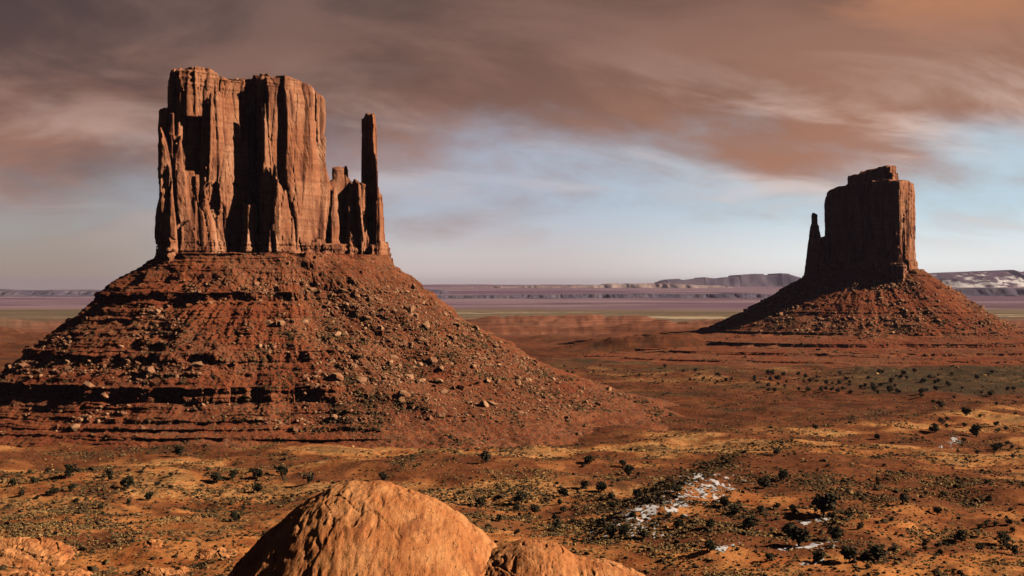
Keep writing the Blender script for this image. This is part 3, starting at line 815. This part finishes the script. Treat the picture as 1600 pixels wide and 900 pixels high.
def stone_mesh(seed):
    """one angular block: a lump cut by a few random planes"""
    r = np.random.default_rng(seed)
    V = IV2.copy()
    for _ in range(9):
        nrm = r.normal(size=3); nrm /= np.linalg.norm(nrm); c = r.uniform(0.52, 0.8)
        d = V @ nrm - c
        V = V - np.maximum(d, 0)[:, None] * nrm
    V *= np.array([r.uniform(0.9, 1.35), r.uniform(0.75, 1.05), r.uniform(0.65, 0.95)])
    me = mesh_from('boulder', V, IT2); me.materials.append(M_BOULDER)
    return me
STONES = [stone_mesh(900 + i) for i in range(12)]

def proj(V):
    return 800 + V[:, 0] * F / V[:, 1], 450 + (CZ - V[:, 2]) * F / V[:, 1]
def normals_of(V, nr, nc):
    G = V.reshape(nr, nc, 3)
    du = np.roll(G, -1, 1) - np.roll(G, 1, 1); dv = np.gradient(G, axis=0)
    N = np.cross(du, dv); N /= np.linalg.norm(N, axis=-1, keepdims=True) + 1e-9
    return np.where(N[..., 2:3] < 0, -N, N).reshape(-1, 3)
N1 = normals_of(TV1, len(zr1), 2600); P1 = np.stack(proj(TV1), 1)
N2 = normals_of(TV2, len(zr2), 1500); P2 = np.stack(proj(TV2), 1)
face1 = (N1[:, 1] < 0.25) & (TV1[:, 1] < 1040) & (P1[:, 0] > -60) & (P1[:, 0] < 1060) & (TV1[:, 2] > -1)
face2 = (N2[:, 1] < 0.25) & (TV2[:, 1] < 2110) & (P2[:, 0] > 880) & (P2[:, 0] < 1660) & (TV2[:, 2] > 2)

def place_stone(p, r, label, group=None):
    o = bpy.data.objects.new('boulder', STONES[rng.integers(len(STONES))]); C.objects.link(o)
    o.location = (p[0], p[1], p[2] + 0.25 * r); o.scale = (r, r, r)
    o.rotation_euler = (rng.uniform(-0.4, 0.4), rng.uniform(-0.4, 0.4), rng.uniform(0, 6.28))
    return tag(o, label, 'boulder', group)

def at_px(px, py, P, V, ok):
    d = np.hypot(P[:, 0] - px, P[:, 1] - py) + 1e3 * (~ok)
    c = np.argsort(d)[:12]; c = c[d[c] < d[c[0]] + 2.5]
    return V[c[np.argmin(V[c, 1])]]
for px, py, r, lab in [
    (664, 511, 4.2, 'tall orange boulder high on the right slope of the near butte'),
    (714, 508, 2.6, 'dark edged boulder on the skyline just above the right slope of the near butte'),
    (745, 515, 3.0, 'pale boulder perched on the right skyline of the near butte'),
    (765, 535, 2.6, 'leaning slab lowest in the row down the right skyline of the near butte'),
    (687, 576, 3.0, 'bright pale boulder in the middle of the rubble right of the ledges'),
    (757, 634, 3.4, 'large reddish boulder near the foot of the right rubble slope'),
    (627, 625, 2.8, 'flat topped pale boulder low below the rubble slope'),
    (163, 622, 3.2, 'white boulder at the foot of the dark lower ledge on the left'),
    (656, 570, 2.6, 'squat boulder beside a dark hollow in the rubble slope'),
    (810, 592, 2.8, 'pale boulder beneath the short ledge on the right flank'),
]:
    place_stone(at_px(px, py, P1, TV1, face1), r, lab)

def scatter_idx(ok, V, n, wfun, r):
    idx = np.where(ok)[0]
    w = wfun(V[idx]); w = w / w.sum()
    return r.choice(idx, n, replace=False, p=w)
w1 = lambda V: (0.02 + 1.3 * sst(fb3(V[:, 0] / 24, V[:, 1] / 24, V[:, 2] / 11, 4, 77), 0.12, 0.6)
                + 1.1 * sst(V[:, 2], 34, 38) * sst(V[:, 2], 47, 43) * sst(V[:, 0], -170, -220) + 0.5 * sst(V[:, 0], -150, -90) * sst(V[:, 2], 3, 14)) * sst(V[:, 2], 100, 85) * sst(V[:, 2], 6, 14)
sel = scatter_idx(face1, TV1, 165, w1, rng)
for i in sel:
    p = TV1[i]; px = P1[i, 0]
    if px < 330: lab, gr = 'pale boulder strewn among the ledges on the left of the near butte slope', 'boulders on the ledged left slope'
    elif px < 590: lab, gr = 'pale boulder strewn on the middle slope below the near butte wall', 'boulders on the middle slope'
    else: lab, gr = 'rough boulder in the rubble on the right flank of the near butte', 'boulders on the right flank'
    place_stone(p, float(np.exp(rng.normal(0.35, 0.45))), lab, gr)
w2 = lambda V: (0.1 + sst(fb3(V[:, 0] / 60, V[:, 1] / 60, V[:, 2] / 25, 3, 78), 0.0, 0.5)) * sst(V[:, 2], 108, 95) * sst(V[:, 2], 20, 40)
for i in scatter_idx(face2, TV2, 45, w2, rng):
    place_stone(TV2[i], float(np.exp(rng.normal(0.85, 0.3))), 'pale boulder on the slope under the shadowed far butte', 'boulders under the far butte')

i1 = scatter_idx(face1, TV1, 13000, lambda V: w1(V) + 0.02, rng)
i2 = scatter_idx(face2, TV2, 4200, lambda V: w2(V) + 0.02, rng)
for TV, ii, base, lab in ((TV1, i1, 0.55, None), (TV2, i2, 1.0, None)):
    rad = base * np.exp(rng.normal(-0.1, 0.58, len(ii)))
    V, T = blobs(TV[ii], rad, 0.4, 0.8, 5)
    o = obj('rubble', V, T, M_RUBBLE); tag(o, kind='stuff')
    attr(o, 'pale', np.repeat(np.clip(rng.normal(0.32, 0.42, len(ii)), 0, 1), 12))

# ------------------------------------------------------------------ outcrops in the lower left
def outcrop(label, px, py, w, hgt, dep, seed):
    x0, y0, z0 = (float(a[0]) for a in ground_hit(px, py))
    n, m = 150, 110
    u, v = np.meshgrid(np.linspace(-1, 1, n), np.linspace(-1, 1, m))
    wob = 0.18 * fb2(u * 2 + seed, v * 2, 3, seed)
    rr = np.sqrt(u ** 2 + v ** 2) + wob
    z = hgt * sst(rr, 1.0, 0.45)
    step = hgt / 4
    z = z + step * np.sin(z / step * 2 * np.pi + 1.5 * fb2(u * 3, v * 3, 2, seed + 4)) * 0.15
    xw, yw = x0 + u * w, y0 + v * dep
    c1, g1 = worley(xw / 6.5, yw / 5.0, z / 3, seed)
    z = z + sst(rr, 1, 0.8) * (1.1 * (c1 - 0.5) + 0.5 * fb2(xw / 2, yw / 2, 3, seed) - 0.6 * sst(g1, 0.12, 0))
    zz = terrain(xw, yw) - 0.6 + z
    V = np.stack([xw, yw, zz], -1).reshape(-1, 3)
    return tag(obj('rock_outcrop', V, grid_quads(m, n), M_SLICK), label, 'rock')
outcrop('broad layered orange outcrop in the lower left corner', 40, 870, 19, 3.8, 16, 601)
outcrop('low cracked ledge along the bottom edge in the left corner', 60, 905, 22, 2.8, 9, 607)
outcrop('small pale rock knob beside the sandy wash', 236, 856, 5, 1.6, 5, 613)
outcrop('flat red ledge close left of the big orange dome', 340, 868, 9, 1.7, 7, 617)
outcrop('long low red ledge near the bottom, left of the dome', 255, 893, 13, 1.9, 8, 619)

# ------------------------------------------------------------------ junipers
def juniper_parts(seed):
    r = np.random.default_rng(seed)
    n = 150
    lobes = [(r.uniform(-.24, .24), r.uniform(-.24, .24), r.uniform(.32, .62), r.uniform(.28, .40)) for _ in range(5)]
    P = []
    while len(P) < n:
        l = lobes[r.integers(5)]; d = r.normal(size=3); d /= np.linalg.norm(d); d *= l[3] * r.uniform(0.45, 1.0)
        p = np.array([l[0] + d[0], l[1] + d[1], l[2] + d[2] * 0.85])
        if 0.06 < p[2] < 0.98: P.append(p)
    P = np.array(P)
    P[:, :2] *= 0.46 / np.abs(P[:, :2]).max(0); P[:, 2] *= 0.94 / P[:, 2].max()
    V, T = blobs(P, r.uniform(.05, .10, n), 0.5, 0.8, seed)
    crown = mesh_from('crown', V, T); crown.materials.append(M_JUNIPER)
    # trunk: short twisted stem with three limbs
    TV, TT = [], []
    def limb(a, b, r0, r1):
        a, b = np.array(a, float), np.array(b, float); k = len(TV)
        ax = (b - a) / np.linalg.norm(b - a); s = np.cross(ax, (0.3, 1, 0.2)); s /= np.linalg.norm(s); t = np.cross(ax, s)
        for c, rr in ((a, r0), ((a + b) / 2 + r.normal(0, .02, 3), (r0 + r1) / 2), (b, r1)):
            for q in range(6):
                TV.append(c + rr * (math.cos(q * math.pi / 3) * s + math.sin(q * math.pi / 3) * t))
        for j in range(2):
            for q in range(6):
                TT.append((k + j * 6 + q, k + j * 6 + (q + 1) % 6, k + (j + 1) * 6 + (q + 1) % 6, k + (j + 1) * 6 + q))
    limb((0, 0, -.06), (.02, .01, .28), .06, .045)
    for _ in range(3):
        e = r.uniform(-.25, .25, 2); limb((.02, .01, .24), (e[0], e[1], .58), .035, .015)
    trunk = mesh_from('trunk', np.array(TV), np.array(TT)); trunk.materials.append(M_BARK)
    return crown, trunk
JUN = [juniper_parts(700 + i) for i in range(9)]

def juniper(x, y, z, w, h, label, group, parts=True):
    cr, tr = JUN[rng.integers(len(JUN))]
    root = bpy.data.objects.new('juniper_shrub', None); C.objects.link(root)
    root.location = (x, y, z - 0.1); root.scale = (w, w, h); root.rotation_euler = (0, 0, rng.uniform(0, 6.28))
    tag(root, label, 'shrub', group)
    c = bpy.data.objects.new('crown', cr); C.objects.link(c); c.parent = root
    t = bpy.data.objects.new('trunk', tr); C.objects.link(t); t.parent = root
    return root

HAND = [  # photo position of the foot, width in photo pixels, label
    (1194, 764, 22, 'round dark juniper left of the pair standing on the sandy rise'),
    (1224, 753, 19, 'round dark juniper right of the pair standing on the sandy rise'),
    (1131, 794, 21, 'upper juniper of two close together right of the long snow bank'),
    (1147, 807, 19, 'lower juniper of two close together right of the long snow bank'),
    (1111, 827, 18, 'dark juniper at the right end of the long snow bank'),
    (1171, 829, 27, 'bushy juniper with a long shadow on bare red sand left of the snow streak'),
    (1286, 814, 40, 'wide flat topped juniper with a snow streak at its left foot'),
    (1249, 857, 34, 'largest dark juniper of the clump between the small snow streaks'),
    (1232, 838, 26, 'smaller juniper at the upper left of the clump between snow streaks'),
    (1304, 847, 28, 'upright juniper with snow at its left foot below the wide flat topped one'),
    (1109, 866, 23, 'lone dark juniper below the right end of the snow bank'),
    (1328, 884, 27, 'round juniper near the bottom edge on red sand'),
    (1372, 878, 31, 'broad juniper with its shadow to the left near the bottom edge on red sand'),
    (1410, 789, 20, 'dark juniper at the left end of a curved line of scrub'),
    (1502, 848, 25, 'tall juniper alone on the red sand toward the right edge'),
    (1568, 854, 27, 'wide round juniper close to the right edge'),
    (1585, 869, 19, 'small juniper below the wide round one at the right edge'),
    (1532, 863, 16, 'small dark shrub between two larger junipers near the right edge'),
    (1465, 805, 14, 'little round shrub alone on sand at upper right'),
    (1445, 854, 15, 'little dark shrub alone in the middle of the red sand'),
    (983, 746, 20, 'dark juniper standing above the left end of the snow bank'),
    (1214, 711, 14, 'small juniper on the edge of the red flat'),
    (880, 778, 20, 'upright juniper leftmost of the row right of the dome top'),
    (915, 766, 18, 'second juniper of the row right of the dome top'),
    (939, 771, 20, 'third juniper of the row right of the dome top'),
    (995, 780, 18, 'narrow juniper just above the upper end of the pale wash'),
    (1059, 773, 15, 'small shrub at the top of the snow bank'),
    (956, 783, 15, 'low shrub under the row right of the dome top'),
    (921, 728, 18, 'loose shrub high on the straw flat above the juniper row'),
    (973, 731, 14, 'thin upright shrub just above the dark juniper over the snow bank'),
    (869, 828, 17, 'shrub against the skyline of the low slickrock hump'),
    (880, 806, 13, 'small shrub in open sand above the low slickrock hump'),
    (1005, 844, 22, 'dark juniper in the middle of the long snow bank'),
    (956, 842, 24, 'spreading shrub at the left end of the long snow bank'),
    (976, 838, 20, 'round shrub touching the spreading one at the left end of the snow bank'),
    (1061, 828, 18, 'dark shrub low on the right half of the snow bank'),
    (1460, 678, 17, 'juniper on the bend of the dry wash at right'),
    (1471, 664, 12, 'small juniper just behind the one on the wash bend'),
    (1525, 685, 21, 'wide juniper beside the small snow patch at right'),
    (1511, 650, 16, 'pale edged shrub above the wash toward the right edge'),
    (1274, 674, 11, 'tiny shrub alone on the dark red flat'),
    (1370, 689, 12, 'tiny shrub at the far edge of the pale grass strip'),
    (1563, 703, 12, 'upright little shrub below the snow patch at right'),
    (1279, 885, 26, 'juniper with a snow streak at its left, near the bottom edge'),
    (759, 727, 21, 'lone dark juniper on the straw flat above the dome'),
    (750, 795, 21, 'dark juniper just right of the dome shoulder'),
    (815, 789, 21, 'juniper in the middle of the sandy ground right of the dome'),
    (836, 805, 15, 'small juniper lower right of the one in the middle of the sandy ground'),
    (868, 816, 13, 'thin shrub behind the low slickrock hump'),
    (598, 752, 17, 'dark shrub peeking over the right of the dome top'),
    (483, 758, 18, 'double headed juniper left of the dome top'),
    (402, 749, 19, 'upper of two junipers one below the other left of the dome'),
    (402, 773, 18, 'lower of two junipers one below the other left of the dome'),
    (440, 746, 20, 'wide low juniper between the stacked pair and the double headed one'),
    (367, 816, 19, 'low spreading shrub left of the dome flank'),
    (779, 822, 12, 'little shrub close above the notch between dome and hump'),
    (339, 756, 19, 'round juniper left of a twin on the straw flat'),
    (365, 754, 17, 'round juniper right of its twin on the straw flat'),
    (109, 750, 24, 'big leaning juniper on the orange flat at left'),
    (33, 775, 13, 'small round shrub nearest the left edge on orange sand'),
    (84, 778, 15, 'left one of two round shrubs below the big leaning juniper'),
    (112, 772, 13, 'right one of two round shrubs below the big leaning juniper'),
    (20, 762, 15, 'low shrub at the left edge above the small round one'),
    (52, 757, 14, 'olive shrub second from the left edge'),
    (200, 768, 24, 'wide olive thicket in the straw flat at left'),
    (170, 748, 14, 'olive shrub above the wide thicket at left'),
    (233, 785, 16, 'dark low shrub below right of the wide thicket'),
    (281, 716, 18, 'dark shrub at the foot of the red strata under the near butte'),
]
hp = np.array([(a, b) for a, b, _, _ in HAND], float)
hx, hy, hz = ground_hit(hp[:, 0], hp[:, 1])
for (px, py, w, lab), x, y, z in zip(HAND, hx, hy, hz):
    wid = w * y / F * 0.98
    juniper(x, y, z, wid, wid * rng.uniform(0.85, 1.05), lab, 'junipers on the desert floor')

ZONES = [  # px range, py range, count, width range in metres, label, group
    ((1190, 1420), (584, 618), 58, (3.2, 6.0), 'small dark juniper in the far grove before the far butte', 'far grove of junipers'),
    ((1420, 1600), (580, 640), 26, (3.0, 6.0), 'small dark juniper on the dark flat at the far right', 'junipers on the far right flat'),
    ((1440, 1600), (645, 720), 20, (2.2, 4.4), 'small shrub along the dry wash at right', 'shrubs along the wash'),
    ((760, 1180), (572, 600), 24, (3.0, 5.0), 'tiny dark shrub on the plain between the two buttes', 'shrubs between the buttes'),
    ((1180, 1600), (730, 895), 34, (1.8, 3.2), 'small shrub among the sandy rises in the right foreground', 'small shrubs in the right foreground'),
    ((800, 1100), (715, 840), 26, (1.7, 3.0), 'small shrub on the sandy ground beyond the slickrock hump', 'small shrubs beyond the hump'),
    ((10, 500), (735, 800), 26, (1.7, 3.0), 'small shrub on the orange flat in the left foreground', 'small shrubs on the left flat'),
]
for (x0, x1), (y0, y1), n, (w0, w1_), lab, gr in ZONES:
    x, y, z = ground_hit(rng.uniform(x0, x1, n), rng.uniform(y0, y1, n))
    for a, b_, c in zip(x, y, z):
        w = rng.uniform(w0, w1_); juniper(a, b_, c, w, w * rng.uniform(0.75, 1.0), lab, gr)

# ------------------------------------------------------------------ scrub cover
def scrub():
    n = 270000
    px = rng.uniform(-60, 1660, n); py = 905 - (905 - 572) * rng.uniform(0, 1, n) ** 1.15
    Y = np.maximum((CZ - 2) * F / (py - 450), 380); 
    x = (px - 800) * Y / F + rng.normal(0, 2, n); y = Y + rng.normal(0, 5, n)
    z = terrain(x, y)
    cover = fb2(x / 17, y / 17, 4, 83) + 0.6 * fb2(x / 90, y / 60, 3, 89)
    azi = x / y
    edge = 800 + np.maximum(azi, -0.02) * 620
    red_flat = sst(y, edge - 10, edge + 60) * sst(y, 1650, 1300)
    keep = rng.uniform(0, 1, n) < np.clip(sst(cover, -0.15, 0.75) * (1 - 0.5 * red_flat), 0.09, 1)
    # nothing inside the butte aprons
    e1 = np.hypot((x + 160) / 270, (y - 1018) / 205) < 1; e2 = np.hypot((x - 518) / 420, (y - 2085) / 400) < 1
    keep &= ~(e1 | e2)
    x, y, z = x[keep], y[keep], z[keep]
    dry = np.clip(rng.normal(0.20, 0.36, len(x)) + 0.45 * fb2(x / 60, y / 60, 3, 97), 0, 1)
    rad = np.exp(rng.normal(-0.92, 0.42, len(x))) * (1 + 0.9 * sst(y, 800, 1700)) * (1 - 0.45 * dry)
    P = np.stack([x, y, z + 0.25 * rad], 1)
    for TV, face, m, zmax, r0 in ((TV1, face1, 7000, 78, 0.60), (TV2, face2, 2600, 60, 0.95)):
        ii = scatter_idx(face, TV, m, lambda V: (0.04 + sst(fb3(V[:, 0] / 20, V[:, 1] / 20, V[:, 2] / 12, 3, 171), 0.0, 0.6)) * sst(V[:, 2], zmax, zmax - 25) * (0.25 + sst(V[:, 0], -190, -80)), rng)
        P = np.concatenate([P, TV[ii]]); rad = np.concatenate([rad, r0 * np.exp(rng.normal(0, 0.4, m))]); dry = np.concatenate([dry, np.clip(rng.normal(0.02, 0.12, m), 0, 1)])
    m = 2600      # thick low growth along the snowy bank
    t = rng.uniform(-0.05, 1.05, m); q = rng.normal(0, 8, m)
    d = (RB - RA) / np.hypot(*(RB - RA))
    bx, by = RA[0] + t * (RB - RA)[0] + q * d[1], RA[1] + t * (RB - RA)[1] - q * d[0]
    P = np.concatenate([P, np.stack([bx, by, terrain(bx, by) + 0.12], 1)]); rad = np.concatenate([rad, 0.44 * np.exp(rng.normal(0, 0.4, m))]); dry = np.concatenate([dry, np.clip(rng.normal(0.08, 0.15, m), 0, 1)])
    V, T = blobs(P, rad, 0.5, 0.7, 31)
    o = obj('scrub', V, T, M_TUFT); tag(o, kind='stuff')
    attr(o, 'dry', np.repeat(dry, 12))
scrub()

# ------------------------------------------------------------------ old snow in the lee of banks and shrubs
def snow():
    VV, QQ, off = [], [], 0
    for (ax, ay, bx, by, wid, thr) in [(968, 842, 1130, 742, 19, 0.30), (1258, 818, 1292, 813, 2.2, -0.5), (1262, 855, 1312, 848, 2.0, -0.1), (1125, 860, 1150, 850, 2.0, 0.0),
                                  (1258, 886, 1280, 878, 2.0, -0.3), (1225, 862, 1250, 858, 1.6, -0.1), (1478, 700, 1500, 682, 7, 0.38), (1285, 862, 1300, 856, 1.6, -0.2)]:
        x, y, z = ground_hit([ax, bx], [ay, by])
        A, B = np.array([x[0], y[0]]), np.array([x[1], y[1]]); L = np.hypot(*(B - A)); d = (B - A) / L; nrm = np.array([-d[1], d[0]])
        st = 0.33
        u = np.arange(-2, L + 2, st); v = np.arange(-wid, wid + st, st)
        U, Vv = np.meshgrid(u, v, indexing='ij')
        X = A[0] + U * d[0] + Vv * nrm[0]; Y = A[1] + U * d[1] + Vv * nrm[1]
        Z = terrain(X, Y)
        k = 0.55 * fb2(X / 4, Y / 11.0, 3, 131) + 1.35 * fb2(X / 1.5, Y / 4.0, 3, 137) - 1.1 * (np.abs(Vv) / wid) ** 2 - 0.5 * sst(U, L * 0.8, L + 2) - thr + 0.25
        thick = np.clip(k * 0.25, -0.10, 0.09)
        G = np.stack([X, Y, Z + 0.05 + thick], -1).reshape(-1, 3)
        q = grid_quads(len(u), len(v))
        ok = (k.ravel()[q] > -0.06).all(1)
        VV.append(G); QQ.append(q[ok] + off); off += len(G)
    V = np.concatenate(VV); Q = np.concatenate(QQ)
    used = np.unique(Q); rm = np.full(len(V), -1); rm[used] = np.arange(len(used))
    tag(obj('snow', V[used], rm[Q], M_SNOW, smooth=True), kind='stuff')
snow()
